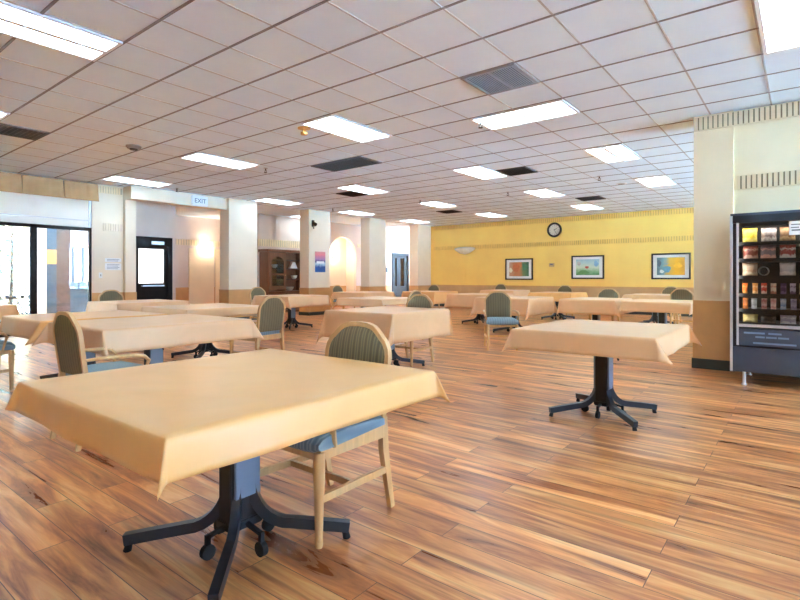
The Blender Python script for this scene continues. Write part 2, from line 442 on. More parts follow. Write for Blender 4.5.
arch = [(13.1+.72-.72*math.cos(a), 1.95+.70*math.sin(a)) for a in [PI*k/18 for k in range(19)]]
hw = struct('wall_back', MB().box(HX-.12, HX, 9.98, 13.1, 0, H).box(HX-.12, HX, 14.54, 16.72, 0, H).box(HX-.12, HX, 16.72, 17.9, 2.16, H).box(HX-.12, HX, 17.9, 19.1, 0, H)
            .prism([(13.1, H)] + arch + [(14.54, H)], HX-.12, HX, 'YZ'), 'grey_wall')
MB().box(HX, HX+.014, 9.98, 13.1, 0, .8).box(HX, HX+.014, 14.54, 16.66, 0, .8).build('wainscot', 'tan', hw)
nb = MB().box(HX-.62, HX-.56, 13.0, 14.64, 0, 2.75).box(HX-.56, HX-.12, 13.0, 13.1, 0, 2.75).box(HX-.56, HX-.12, 14.54, 14.64, 0, 2.75).box(HX-.62, HX-.12, 13.0, 14.64, 2.68, 2.75)
nb.build('niche', 'white', hw)
MB().box(HX-.56, HX-.54, 13.1, 14.54, 0, .8).build('niche_wainscot', 'tan', hw)
ribs_y(HX, 9.98, 13.05, 2.14, 2.36, 'rib_shade_soft', 'rib', pitch=.09)
ribs_y(HX, 14.6, 17.9, 2.3, 2.42, 'rib_shade_soft', 'rib', pitch=.09)
d2 = bpy.data.objects.new('door_2', None); C.objects.link(d2); d2['kind'] = 'structure'
MB().box(HX-.1, HX+.03, 16.72, 16.82, 0, 2.16).box(HX-.1, HX+.03, 17.8, 17.9, 0, 2.16).box(HX-.1, HX+.03, 16.82, 17.8, 2.06, 2.16).build('door_frame', 'darkframe', d2)
MB().box(HX-.08, HX-.03, 16.82, 17.8, 0, .75).box(HX-.08, HX-.03, 16.82, 16.98, .75, 2.06).box(HX-.08, HX-.03, 17.1, 17.35, .75, 2.06).box(HX-.08, HX-.03, 17.62, 17.8, .75, 2.06).box(HX-.08, HX-.03, 16.98, 17.62, 1.95, 2.06).build('door_leaf', 'darkframe', d2)
MB().box(HX-.06, HX-.05, 16.98, 17.1, .75, 1.95).box(HX-.06, HX-.05, 17.35, 17.62, .75, 1.95).build('pane', 'glass', d2)
struct('wall_corridor', MB().box(-14.9, -11.8, 19.0, 19.12, 0, H).box(-14.9, -14.78, 16.6, 19.0, 0, H).box(-14.8, -13.72, 16.5, 16.6, 0, H), 'cream')

# yellow wall at the far side
YW = 16.8
yw = struct('wall_yellow', MB().box(-11.9, 4.75, YW, YW+.15, 0, H), 'yellow')
MB().box(-11.9, 4.6, YW-.012, YW, 0, .80).build('wainscot', 'tan_far', yw)
MB().box(-11.9, 4.6, YW-.03, YW, .79, .84).build('chair_rail', 'tan', yw)
MB().box(-11.9, 4.6, YW-.02, YW, 0, .1).build('baseboard', 'base', yw)
ribs_x(YW, -11.5, 4.6, 2.20, 2.34, 'yellow_gap_shade', 'yellow_rib', pitch=.07, nm='trim_6')
ribs_x(YW, -11.5, 4.6, 2.99, 3.14, 'yellow_gap_shade', 'yellow_rib', pitch=.07, nm='trim_7')

# cream wall with the vending machine, ending in a flat pilaster
VY = 7.35
vw = struct('wall_right', MB().box(-.66, 7.15, VY+.05, VY+.55, 0, H).box(-1.08, -.66, VY, VY+.55, 0, H), 'cream')
MB().box(-1.09, -.65, VY-.012, VY+.56, 0, .85).box(-.66, 7.15, VY+.04, VY+.05, 0, .85).build('wainscot', 'tan', vw)
struct('baseboard_right', MB().box(-1.10, -.645, VY-.022, VY+.57, 0, .125).box(-.65, 7.15, VY+.025, VY+.05, 0, .125), 'base')
ribs_x(VY, -1.07, 7.0, 2.97, 3.13, 'rib_gap_shade', 'rib', nm='trim_8', d=.03)
ribs_x(VY+.05, -.63, 7.0, 2.20, 2.36, 'rib_gap_shade', 'rib', nm='trim_9', d=.03)

# outer walls the photo does not show, with the daylight windows of the room
def glazed_wall(name, horizontal, c, a0, a1, cuts, wname, z0=.5, z1=2.7, wallm='cream'):
    mb = MB(); fm = MB(); gm = MB()
    def bx(m, p0, p1, d0, d1, q0, q1):
        (m.box(p0, p1, d0, d1, q0, q1) if horizontal else m.box(d0, d1, p0, p1, q0, q1))
    bx(mb, a0, a1, c, c+.15, 0, z0); bx(mb, a0, a1, c, c+.15, z1, H)
    last = a0
    for p, q in cuts:
        bx(mb, last, p, c, c+.15, z0, z1); last = q
        bx(fm, p, q, c+.04, c+.1, z0, z0+.06); bx(fm, p, q, c+.04, c+.1, z1-.06, z1)
        n = 3
        for k in range(n+1):
            u = p+(q-p)*k/n; bx(fm, max(p, u-.03), min(q, u+.03), c+.04, c+.1, z0, z1)
        bx(gm, p+.03, q-.03, c+.066, c+.074, z0+.06, z1-.06)
    bx(mb, last, a1, c, c+.15, z0, z1)
    o = struct(name, mb, wallm)
    if not cuts: return
    e = bpy.data.objects.new(wname, None); C.objects.link(e); e['kind'] = 'structure'
    if cuts: fm.build('window_frame', 'darkframe', e); gm.build('pane', 'glass', e)
glazed_wall('wall_east', False, 7.0, -4.6, 7.9, [(-4.2, -2.6), (3.6, 7.2)], 'window_2', .12, 2.98)
glazed_wall('wall_northeast', False, 4.6, 7.9, 16.95, [(8.5, 11.2), (13.3, 16.2)], 'window_4', .5, 2.9)
glazed_wall('wall_south', True, -4.75, -12.15, 7.15, [], 'window_3', .3, 2.8, 'tan')

# ------------------------------------------------------------------ outside the windows
struct('exterior_patio', MB().box(-40, -18.1, -40, 40, -.2, -.02).box(-18.1, -12.2, -40, 6.7, -.2, -.02), 'asphalt')
struct('exterior_ground', MB().box(7.3, 45, -40, 8, -.2, -.02).box(4.8, 45, 8, 40, -.2, -.02).box(-12.2, 7.45, -40, -4.95, -.2, -.02), 'concrete')
ob = struct('exterior_building', MB().box(-16.6, -16.1, 4.72, 4.98, 0, 3.6), 'stucco')
MB().box(-16.9, -16.3, 4.98, 5.28, 0, 1.5).build('lower_panel', 'bluedoor', ob)
MB().box(-16.9, -16.3, 4.98, 5.28, 1.5, 1.9).build('upper_panel', 'tan', ob)
MB().box(-16.9, -16.3, 4.98, 5.28, 1.9, 3.6).build('fascia', 'bluedoor', ob)
MB().box(-16.9, -16.3, 5.28, 5.62, 0, 3.6).build('brick_pier', 'brick', ob)
MB().box(-16.9, -16.5, 5.62, 6.8, 0, 1.0).build('door_leaf', 'bluedoor', ob)
MB().box(-16.9, -16.5, 5.62, 6.8, 2.0, 3.6).build('door_header', 'stucco', ob)
MB().box(-16.55, -16.45, 5.72, 5.78, 1.0, 2.0).box(-16.55, -16.45, 5.98, 6.04, 1.0, 2.0).build('door_mullion', 'darkframe', ob)
struct('exterior_sun_blocker', MB().box(-21.5, -12.2, -10, 9, 3.7, 3.85), 'stucco')  # unseen slab added to keep the sun off the patio side
struct('exterior_wall', MB().box(-24.3, -24, -6, 12, 0, 4.5), 'sandstone')
def bare_tree(loc, h, seed, label):
    r = random.Random(seed); t = thing('bare_tree', label, 'tree', loc, 0, 'trees outside the windows')
    tr = MB(); br = MB(); lv = MB()
    tr.sweep([(0, 0, 0), (.03, .02, h*.3), (-.02, .05, h*.6), (.02, 0, h)], .12, n=8, ws=[1, .8, .55, .2])
    for k in range(26):
        z = h*(.2+.75*k/26); a = r.uniform(0, 2*PI); l = r.uniform(.5, 1.1)
        p0 = Vector((0, 0, z)); p1 = p0+Vector((math.cos(a)*l*.5, math.sin(a)*l*.5, r.uniform(-.05, .3))); p2 = p1+Vector((math.cos(a+.6)*l*.5, math.sin(a+.6)*l*.5, r.uniform(-.3, .25)))
        br.sweep([p0, p1, p2], .028, n=5, ws=[1, .7, .3])
        for q in range(12):
            c = p1.lerp(p2, r.random())+Vector((r.uniform(-.2, .2), r.uniform(-.2, .2), r.uniform(-.2, .2)))
            m = Matrix.Translation(c) @ Matrix.Rotation(r.uniform(0, 6), 4, Vector((r.random(), r.random(), r.random()+.1)).normalized())
            lv.box(-.045, .045, -.025, .025, -.002, .002, m)
    tr.build('trunk', 'bark', t, True); br.build('branches', 'bark', t); lv.build('leaves', 'leaf', t)
bare_tree((-18.2, 4.72, 0), 3.4, 1, 'thin bare tree outside the left window pane nearest the mullion')
bare_tree((-20.9, 5.1, 0), 3.6, 2, 'thin bare tree farther out beyond the lattice railing')
f = thing('lattice_railing', 'dark scalloped wire lattice railing outside the tall windows', 'railing', (-15, 0, 0))
s = MB().sweep([(0, -3, .62), (0, 4.35, .62)], .03)
for y in (-3, -1.2, .6, 2.4, 4.35): s.sweep([(0, y, 0), (0, y, .66)], .04)
s.build('rail', 'iron', f)
lt = MB()
k = -3
while k < 4.2:
    lt.sweep([(0, k, .58), (0, min(k+.5, 4.35), .05)], .022); lt.sweep([(.01, k, .05), (.01, min(k+.5, 4.35), .58)], .022); k += .2
sp = lt; k = -3.0
while k < 4.3:
    sp.lathe([(.001, 0), (.06, .03), (.04, .07), (.001, .08)], (0, k, .625), 8); k += .155
sp.build('lattice', 'iron', f)

# ------------------------------------------------------------------ ceiling lights, vents, sprinklers
def troffer(i0, i1, j0, j1, label, raw=None):
    x0, x1, y0, y1 = raw or (tx(i0), tx(i1), ty(j0), ty(j1))
    cx, cy = (x0+x1)/2, (y0+y1)/2; a, b = (x1-x0)/2-.012, (y1-y0)/2-.012
    t = thing('ceiling_light', label, 'ceiling light', (cx, cy, H), 0, 'fluorescent ceiling lights')
    MB().box(-a, a, -b, -b+.03, -.02, -.001).box(-a, a, b-.03, b, -.02, -.001).box(-a, -a+.03, -b+.03, b-.03, -.02, -.001).box(a-.03, a, -b+.03, b-.03, -.02, -.001).build('frame', 'troffer', t)
    MB().box(-a+.03, a-.03, -b+.03, b-.03, -.014, -.004).build('diffuser', 'lamp', t)
    if a < b: MB().box(-.025, .025, -b+.03, b-.03, -.022, -.014).build('center_spine', 'troffer', t)
    else: MB().box(-a+.03, a-.03, -.025, .025, -.022, -.014).build('center_spine', 'troffer', t)
for a in [
    (-8, -7, -3, -1, 'long ceiling light above the foreground table, cut by the top left picture corner'),
    (-13, -12, -3, -1, 'ceiling light next to the dark vent nearest the tall windows'),
    (-13, -12, 3, 5, 'ceiling light between the round smoke detector and the exit sign'),
    (-18, -17, 3, 5, 'ceiling light right beside the white pier by the tan valance'),
    (-8, -7, 3, 5, 'ceiling light beside the gold ceiling device'),
    (-5, -3, 5, 6, 'ceiling light turned crosswise next to the large taupe vent'),
    (0, 1, 3, 5, 'large ceiling light nearest the vending machine wall, cut by the top edge'),
    (-18, -17, 9, 11, 'ceiling light in front of the column left of the hutch'),
    (-13, -12, 9, 11, 'ceiling light touching a black vent, before the poster column'),
    (-18, -17, 14, 16, 'ceiling light before the column right of the arched niche'),
    (-8, -7, 9, 11, 'ceiling light adjoining the dark vent in the ceiling above the middle of the room'),
    (-13, -12, 14, 16, 'ceiling light by the black vent over the far middle tables'),
    (-18, -17, 19, 21, 'ceiling light against the last column at the yellow wall'),
    (-8, -7, 14, 16, 'ceiling light before the wall clock, one row out from the yellow wall'),
    (-13, -12, 19, 21, 'ceiling light close to the yellow wall above the pale wall lamp'),
    (-4, -3, 9, 11, 'ceiling light nearest the free end of the cream pilaster'),
    (-4, -3, 14, 16, 'ceiling light behind the pilaster end, one row nearer than the yellow wall'),
    (-4, -3, -3, -1, 'added out-of-view ceiling light of the front row, straight over the camera side of the foreground table'),  # unseen front-row fixture, added to brighten the near half of the room
    (0, 1, -3, -1, 'added out-of-view ceiling light of the front row in line with the vending machine'),
    (5, 6, -3, -1, 'added out-of-view ceiling light of the front row at the east windows'),
    (5, 6, 3, 5, 'added out-of-view ceiling light at the east windows before the vending machine wall'),  # also unseen, added as extra light for the near half
    (-8, -7, 19, 21, 'ceiling light close to the yellow wall between the clock and the middle picture'),
]: troffer(*a)
troffer(0, 0, 0, 0, 'small ceiling light in the passage by the hutch', (-13.35, -12.74, 11.0, 12.2))

def vent(i0, i1, j0, j1, label, m, n, along='X', split=False):
    x0, x1, y0, y1 = tx(i0), tx(i1), ty(j0), ty(j1); cx, cy = (x0+x1)/2, (y0+y1)/2; a, b = (x1-x0)/2-.012, (y1-y0)/2-.012
    t = thing('ceiling_vent', label, 'vent', (cx, cy, H), 0, 'ceiling vents')
    fm = MB().box(-a, a, -b, -b+.03, -.018, -.001).box(-a, a, b-.03, b, -.018, -.001).box(-a, -a+.03, -b+.03, b-.03, -.018, -.001).box(a-.03, a, -b+.03, b-.03, -.018, -.001)
    if split: fm.box(-.015, .015, -b+.03, b-.03, -.016, -.001)
    fm.build('frame', m, t)
    s = MB()
    for k in range(n):
        if along == 'X':
            y = -b+.03+(2*b-.06)*(k+.5)/n
            s.box(-a+.03, a-.03, -.008, .008, -.012, -.006, Matrix.Translation((0, y, 0)) @ Matrix.Rotation(.5, 4, 'X'))
        else:
            x = -a+.03+(2*a-.06)*(k+.5)/n
            s.box(-.008, .008, -b+.03, b-.03, -.012, -.006, Matrix.Translation((x, 0, 0)) @ Matrix.Rotation(.5, 4, 'Y'))
    s.build('slat', m, t)
    MB().box(-a+.03, a-.03, -b+.03, b-.03, -.004, -.001).build('backing', 'vent_black' if m != 'vent_grey' else 'vent', t)
vent(-4, -3, 3, 4, 'large taupe square ceiling vent split by a middle bar', 'vent_grey', 22, 'Y', True)
vent(-11, -9, 6, 7, 'wide dark grey ceiling vent two tiles long over the middle tables', 'vent', 22)
vent(-14, -13, -2, 0, 'dark ceiling vent nearest the tall windows and the valance', 'vent', 20)
vent(-14, -13, 10, 11, 'black ceiling vent touching the light before the poster column', 'vent_black', 16)
vent(-7, -6, 10, 11, 'dark brown ceiling vent adjoining a light in the middle of the ceiling', 'vent_black', 16)
vent(-7, -6, 17, 18, 'black ceiling vent closest to the wall clock', 'vent_black', 16)
vent(-14, -13, 17, 18, 'black ceiling vent closest to the last column by the yellow wall', 'vent_black', 16)

def sprinkler(i, j, label):
    t = thing('sprinkler_head', label, 'sprinkler', (tx(i), ty(j), H), 0, 'sprinkler heads')
    MB().lathe([(.04, -.002), (.04, -.008), (.015, -.014)], n=16).build('escutcheon', 'steel', t, True)
    MB().cyl((0, 0, -.01), (0, 0, -.05), .012, n=10).sweep([(-.02, 0, -.045), (-.024, 0, -.07), (0, 0, -.085), (.024, 0, -.07), (.02, 0, -.045)], .008).build('frame', 'vent', t)
    MB().lathe([(.03, -.085), (.03, -.09), (.008, -.092)], n=16).build('deflector', 'vent', t)
for i, j, l in [(-12.3, 5.4, 'sprinkler head at the end of the light by the exit sign'), (-17.74, 5.53, 'sprinkler head beside the light at the pier'),
                (-4.88, 5.3, 'sprinkler head at the corner of the crosswise ceiling light'), (-8.5, 13.9, 'sprinkler head beside the light before the clock'),
                (-4.75, 12.9, 'sprinkler head between the two lights behind the pilaster'), (-12.4, 13.5, 'sprinkler head at the end of the light over the far middle tables'),
                (-17.2, 13.0, 'sprinkler head before the poster column')]: sprinkler(i, j, l)
t = thing('smoke_detector', 'round grey smoke detector on the ceiling toward the valance', 'smoke detector', (tx(-12.76), ty(1.72), H))
MB().lathe([(.11, -.002), (.11, -.02), (.085, -.045), (.03, -.05)], n=24).build('housing', 'vent_grey', t, True)
MB().lathe([(.06, -.044), (.055, -.062), (.01, -.064)], n=20).build('sensor_cap', 'vent', t, True)
t = thing('ceiling_alarm', 'small gold round device hanging from the ceiling beside a light', 'alarm', (tx(-8.2), ty(3.33), H))
MB().lathe([(.085, .0), (.085, -.012), (.03, -.02)], n=20).build('plate', 'brass', t, True)
MB().lathe([(.02, -.015), (.02, -.05), (.045, -.06), (.045, -.09), (.005, -.1)], n=16).build('sounder', 'brass', t, True)
t = thing('ceiling_speaker', 'small faint round speaker grille in the ceiling behind the pilaster', 'speaker', (tx(-4.55), ty(14.75), H))
MB().lathe([(.11, -.001), (.11, -.012), (.09, -.016)], n=24).build('ring', 'troffer', t, True)
MB().lathe([(.09, -.012), (.05, -.02), (.005, -.022)], n=24).build('grille', 'vent_grey', t, True)

# ------------------------------------------------------------------ things on walls
# valance over the windows
vs = [-1.5, -.55, .35, 1.1, 1.85, 2.55, 3.25, 3.96, 4.62]
for k, (a, b) in enumerate(zip(vs, vs[1:])):
    if k < 5: continue
    nm = {5: 'tan fabric valance panel cut by the left picture edge', 6: 'tan fabric valance panel, the middle one over the windows', 7: 'tan pleated valance panel closest to the white pier'}[k]
    bm_ = MB(); n = 15
    def vp(u, z):
        y = a+.012+(b-a-.024)*u; s = (3.12-z)/.38
        yy = y+(u-.5)*.016*s
        return (-11.84+.05*s+.012*math.sin(u*22+k), yy, z)
    rows = [3.12, 3.0, 2.88, 2.75]
    fv = [[bm_.bm.verts.new(vp(i/n, z)) for i in range(n+1)] for z in rows]
    bv = [[bm_.bm.verts.new((p.co.x-.02, p.co.y, p.co.z)) for p in r] for r in fv]
    for R in (fv, bv):
        for r0, r1 in zip(R, R[1:]):
            for i in range(n): bm_.bm.faces.new((r0[i], r0[i+1], r1[i+1], r1[i]))
    for i in range(n):
        bm_.bm.faces.new((fv[0][i], fv[0][i+1], bv[0][i+1], bv[0][i])); bm_.bm.faces.new((fv[-1][i], fv[-1][i+1], bv[-1][i+1], bv[-1][i]))
    for r in range(3):
        for i in (0, n): bm_.bm.faces.new((fv[r][i], fv[r+1][i], bv[r+1][i], bv[r][i]))
    o = bm_.build('window_valance', 'valance', smooth=True)
    tag(o, nm, 'valance', 'window valance panels')
struct('trim_10', MB().box(-11.98, -11.87, -4.4, 4.6, 2.8, 3.12), 'darkframe')

def framed(name, label, cat, cx, cz, w, h, mats, grp):
    t = thing(name, label, cat, (cx, YW, cz), 0, grp)
    fw = .045
    MB().box(-w/2, w/2, -.035, -.002, h/2-fw, h/2).box(-w/2, w/2, -.035, -.002, -h/2, -h/2+fw).box(-w/2, -w/2+fw, -.035, -.002, -h/2+fw, h/2-fw).box(w/2-fw, w/2, -.035, -.002, -h/2+fw, h/2-fw).build('frame', 'picblack', t)
    MB().box(-w/2+fw, w/2-fw, -.018, -.004, -h/2+fw, h/2-fw).build('mat_board', 'paper', t)
    m = .15
    MB().box(-w/2+m, w/2-m, -.022, -.018, -h/2+m*.85, h/2-m*.85).build('print', mats[0], t)
    for k, (x0, x1, z0, z1, mm) in enumerate(mats[1:]):
        pts = [( (x0+x1)/2+(x1-x0)/2*math.cos(a)*(1+.2*math.sin(3*a+k)), (z0+z1)/2+(z1-z0)/2*math.sin(a)*(1+.15*math.cos(2*a+k))) for a in [2*PI*q/18 for q in range(18)]]
        MB().prism(pts, -.0245-.001*k, -.022, 'XZ').build('painted_shape', mm, t)
P1 = bands_material('print_orange_green', [(0, (196, 150, 120)), (.3, (190, 120, 70)), (.55, (204, 120, 70)), (.72, (120, 140, 90)), (1, (70, 120, 90))], 0, .5, .1, 6)
P2 = bands_material('print_pastel', [(0, (90, 150, 90)), (.25, (150, 190, 140)), (.5, (220, 226, 200)), (.75, (200, 220, 214)), (1, (160, 196, 210))], 2, .5, .1, 5)
P3 = bands_material('print_gold_blue', [(0, (110, 130, 140)), (.25, (130, 170, 180)), (.45, (226, 180, 80)), (.7, (244, 176, 40)), (1, (216, 150, 50))], 0, .5, .09, 5)
cm = lambda n, c: mat(n, c, .5, var=.05, scale=14)
framed('wall_picture', 'black framed picture in orange-brown and green on the yellow wall', 'picture', -7.87, 1.42, 1.04, .75,
       [P1, (-.22, .02, -.12, .2, cm('paint_rust', (196, 104, 60))), (.12, .3, -.05, .2, cm('paint_green', (86, 140, 100))), (-.37, -.25, -.12, .05, cm('paint_cream', (236, 226, 200)))], 'framed pictures on the yellow wall')
framed('wall_picture', 'black framed pastel picture with a small red spot on the yellow wall', 'picture', -5.48, 1.46, 1.04, .76,
       [P2, (-.08, .04, -.05, .04, cm('paint_red', (206, 90, 74))), (-.34, -.22, .05, .19, cm('paint_grey', (196, 190, 186))), (.2, .34, .02, .2, cm('paint_sky', (150, 190, 214))), (-.3, .05, -.22, -.1, cm('paint_leaf', (110, 160, 96)))], 'framed pictures on the yellow wall')
framed('wall_picture', 'black framed golden yellow and blue picture nearest the cream pilaster', 'picture', -3.06, 1.46, 1.04, .77,
       [P3, (-.2, .0, -.2, .02, cm('paint_blue', (110, 160, 186))), (-.36, -.26, -.02, .2, cm('paint_slate', (96, 110, 122))), (-.3, -.18, -.2, -.1, cm('paint_white', (230, 232, 230))), (.08, .3, -.05, .1, cm('paint_amber', (250, 184, 50)))], 'framed pictures on the yellow wall')

t = thing('wall_clock', 'round wall clock with a thick black rim on the yellow wall', 'clock', (-6.58, YW, 2.73))
MB().lathe([(.22, -.002), (.25, -.02), (.25, -.05), (.21, -.06), (.185, -.045), (.185, -.03)], n=36, axis='Y').build('rim', 'picblack', t, True)
MB().lathe([(.19, -.004), (.19, -.032)], n=36, axis='Y').build('dial', 'dial', t)
hd = MB()
for k in range(12):
    a = k*PI/6; hd.box(-.006, .006, -.036, -.033, .135, .17, Matrix.Rotation(a, 4, 'Y'))
hd.build('hour_mark', 'ink', t)
MB().box(-.007, .007, -.041, -.038, -.02, .10, Matrix.Rotation(1.1, 4, 'Y')).build('hour_hand', 'black', t)
MB().box(-.005, .005, -.046, -.043, -.02, .15, Matrix.Rotation(2.6, 4, 'Y')).build('minute_hand', 'black', t)

t = thing('wall_lamp', 'pale green-white bowl wall lamp on the yellow wall', 'wall lamp', (-10.07, YW, 2.08))
MB().box(-.09, .09, -.03, -.002, -.02, .12).build('back_plate', 'steel', t)
b_ = MB()
for k in range(9):
    a = PI*k/8
b_.lathe([(.02, -.08), (.2, -.04), (.38, .06), (.46, .13), (.40, .17), (.2, .2), (.02, .21)], (0, 0, 0), 24)
for v in b_.bm.verts:
    v.co.y = -abs(v.co.y)*.5-.03 if v.co.y < 0 else -.03
b_.build('glass_bowl', 'bowlglass', t, True)
MB().cyl((0, -.06, .05), (0, -.06, .16), .03, n=12).build('bulb', 'china', t)
o = MB().box(-10.08, -10.06, YW-.012, YW-.001, .85, 2.04).build('wire_conduit', 'yellow'); tag(o, 'thin yellow-painted conduit running down the wall under the wall lamp', 'conduit')
t = thing('thermostat', 'small beige thermostat on the yellow wall below the clock', 'thermostat', (-6.68, YW, 1.55))
MB().box(-.09, .09, -.03, -.002, -.06, .06, bev=.008).build('cover', 'tan_far', t)
MB().box(-.05, .05, -.034, -.03, .0, .04).build('window', 'ink', t)

t = thing('poster', 'pink and blue poster on the white column', 'poster', (-11.5, 10.7, 1.6), 0)
MB().box(.002, .006, -.21, .21, -.31, .31).build('sheet', bands_material('poster_print', [(0, (30, 90, 150)), (.25, (40, 70, 130)), (.42, (190, 210, 226)), (.52, (40, 60, 110)), (.62, (170, 120, 160)), (.85, (236, 130, 130)), (1, (226, 150, 140))], 2, .5, .05, 7), t)
MB().box(.006, .008, -.15, .15, -.05, .02).build('pale_band', 'paper', t)
t = thing('column_camera', 'small black device high on the white poster column', 'camera', (-11.5, 10.4, 2.72))
MB().box(.001, .03, -.05, .05, -.08, .12, bev=.008).build('mount', 'black', t)
MB().cyl((.03, 0, .02), (.13, 0, -.02), .055, n=14).build('body', 'black', t, True)
MB().cyl((.03, 0, -.06), (.05, 0, -.14), .02, n=10).build('cable_gland', 'vent_grey', t)

t = thing('exit_sign', 'white box exit sign on the beam before the entry recess', 'sign', (-11.6, 6.78, 2.985))
MB().box(.001, .09, -.2, .2, -.125, .125, bev=.012).build('housing', 'troffer', t)
textmesh('EXIT', .15, 'ink', 'lettering', t, Matrix.Translation((.091, 0, 0)) @ Matrix.Rotation(PI/2, 4, 'Z') @ Matrix.Rotation(PI/2, 4, 'X'))

for z, h_, l in ((1.515, .085, 'upper white paper notice on the white pier beside the windows'), (1.37, .15, 'lower white paper notice with grey lines on the pier beside the windows')):
    t = thing('paper_notice', l, 'notice', (-12.0, 4.98, z), 0, 'notices on the pier')
    MB().box(.001, .006, -.17, .17, -h_/2, h_/2).build('sheet', 'paper', t)
    s = MB()
    for k in range(2 if h_ < .1 else 4): s.box(.006, .007, -.13, .13-.03*(k % 2), h_/2-.035-.03*k, h_/2-.025-.03*k)
    s.build('printed_line', 'ink', t)
t = thing('light_switch', 'small white switch plate low on the pier by the windows', 'switch', (-12.0, 4.72, 1.18))
MB().box(.001, .008, -.035, .035, -.06, .06).build('plate', 'paper', t); MB().box(.008, .018, -.008, .008, -.02, .02).build('toggle', 'vent_grey', t)
t = thing('keypad', 'small dark keypad box on the wall beside the dark far door', 'keypad', (HX, 16.4, 1.44))
MB().box(.001, .04, -.07, .07, -.1, .1, bev=.008).build('case', 'black', t); MB().box(.04, .043, -.05, .05, .03, .07).build('display', 'ink', t)
def sconce(loc, label):
    t = thing('wall_sconce', label, 'wall lamp', loc, 0, 'lit wall sconces')
    MB().box(.001, .03, -.06, .06, -.08, .08).build('back_plate', 'brass', t)
    MB().lathe([(.05, -.03), (.13, .05), (.16, .10), (.14, .10), (.04, .0)], (.1, 0, 0), 18).build('shade', 'sconce', t, True)
sconce((HX-.54, 13.82, 1.95), 'lit wall sconce inside the arched niche')
sconce((RX, 9.6, 2.04), 'lit wall sconce in the recess left of the first column')

# ------------------------------------------------------------------ vending machine
vx0, vx1, vy0, vy1, vz0, vz1 = -.61, .37, 6.5, 7.3, .14, 1.79
vm = thing('vending_machine', 'charcoal snack vending machine with glass front against the cream wall', 'vending machine', ((vx0+vx1)/2, (vy0+vy1)/2, 0))
O = Vector(((vx0+vx1)/2, (vy0+vy1)/2, 0))
X0, X1, Y0, Y1 = vx0-O.x, vx1-O.x, vy0-O.y, vy1-O.y
MB().box(X0, X0+.05, Y0+.02, Y1, vz0, vz1).box(X1-.05, X1, Y0+.02, Y1, vz0, vz1).box(X0+.05, X1-.05, Y0+.02, Y1, vz1-.05, vz1).box(X0+.05, X1-.05, Y1-.04, Y1, vz0, vz1-.05).box(X0+.05, X1-.05, Y0+.02, Y1-.04, vz0, .60).build('cabinet', 'vm_dark', vm)
MB().box(X0-.004, X0+.02, Y0-.012, Y0+.02, vz0, vz1+.005).build('side_trim', 'alu', vm)
MB().box(X1-.02, X1+.004, Y0-.012, Y0+.02, vz0, vz1+.005).build('side_trim', 'alu', vm)
MB().box(X0, X1, Y0-.012, Y0+.05, vz1, vz1+.025).build('top_trim', 'vm', vm)
MB().box(X0+.055, X0+.075, Y0-.01, Y0+.02, .42, vz1-.07).box(X1-.075, X1-.055, Y0-.01, Y0+.02, .42, vz1-.07).box(X0+.075, X1-.075, Y0-.01, Y0+.02, .615, .645).build('door_trim', 'alu', vm)
MB().box(X0+.02, X1-.02, Y0-.01, Y0+.02, vz1-.078, vz1).build('door_header', 'vm_dark', vm)
MB().box(X0+.02, X1-.02, Y0+.002, Y0+.02, vz0, .40, bev=.004).build('lower_panel', 'vm', vm)
MB().box(X0+.075, X1-.075, Y0-.004, Y0+.02, .42, .60, bev=.006).build('delivery_flap', 'vm', vm)
em = MB()
for k, (a, b, z) in enumerate([(.12, .30, .555), (.33, .44, .555), (.22, .30, .515), (.31, .40, .515), (.41, .50, .515), (.2, .56, .452)]): em.box(X0+.0+a, X0+b, Y0-.007, Y0-.004, z-.009, z+.009)
em.build('worn_emblem', 'slate', vm)
MB().box(X0+.075, X1-.075, Y0+.0, Y0+.006, .645, vz1-.078).build('glass_front', 'clear', vm)
MB().box(X0+.05, X1-.05, Y0+.03, Y0+.05, vz1-.07, vz1-.055).build('light_tube', 'innerlight', vm)
for x in (X0+.058, X1-.072): MB().box(x, x+.014, Y0+.022, Y0+.034, .67, vz1-.1).build('light_tube', 'innerlight', vm)
for x in (X0+.12, X1-.12):
    for y in (Y0-.0+.03, Y1-.08): MB().cyl((x, y, 0), (x, y, vz0), .016, n=12).cyl((x, y, 0), (x, y, .012), .026, n=12).build('leg', 'alu', vm)
SH = [1.50, 1.325, 1.145, .955, .795, .65]
for z in SH:
    s = MB().box(X0+.05, X1-.05, Y0+.05, Y1-.06, z-.018, z-.006); s.box(X0+.06, X1-.06, Y0+.045, Y0+.05, z-.024, z+.012); s.build('tray', 'vm_dark', vm)
MB().sweep([(X0+.28+.045*math.cos(a), Y0+.1+a*.012, SH[2]+.06+.045*math.sin(a)) for a in [k*.5 for k in range(50)]], .006, n=5).build('coil', 'steel', vm)
t = thing('price_sticker', 'white sticker with dark print on the vending machine glass', 'sticker', (-.06, vy0-.001, 1.635))
MB().box(-.05, .06, -.002, -.0004, -.07, .07).build('sheet', 'paper', t)
MB().box(-.035, .04, -.003, -.002, .03, .04).box(-.035, .03, -.003, -.002, .0, .01).box(-.03, .04, -.003, -.002, -.03, -.015).build('printed_line', 'ink', t)

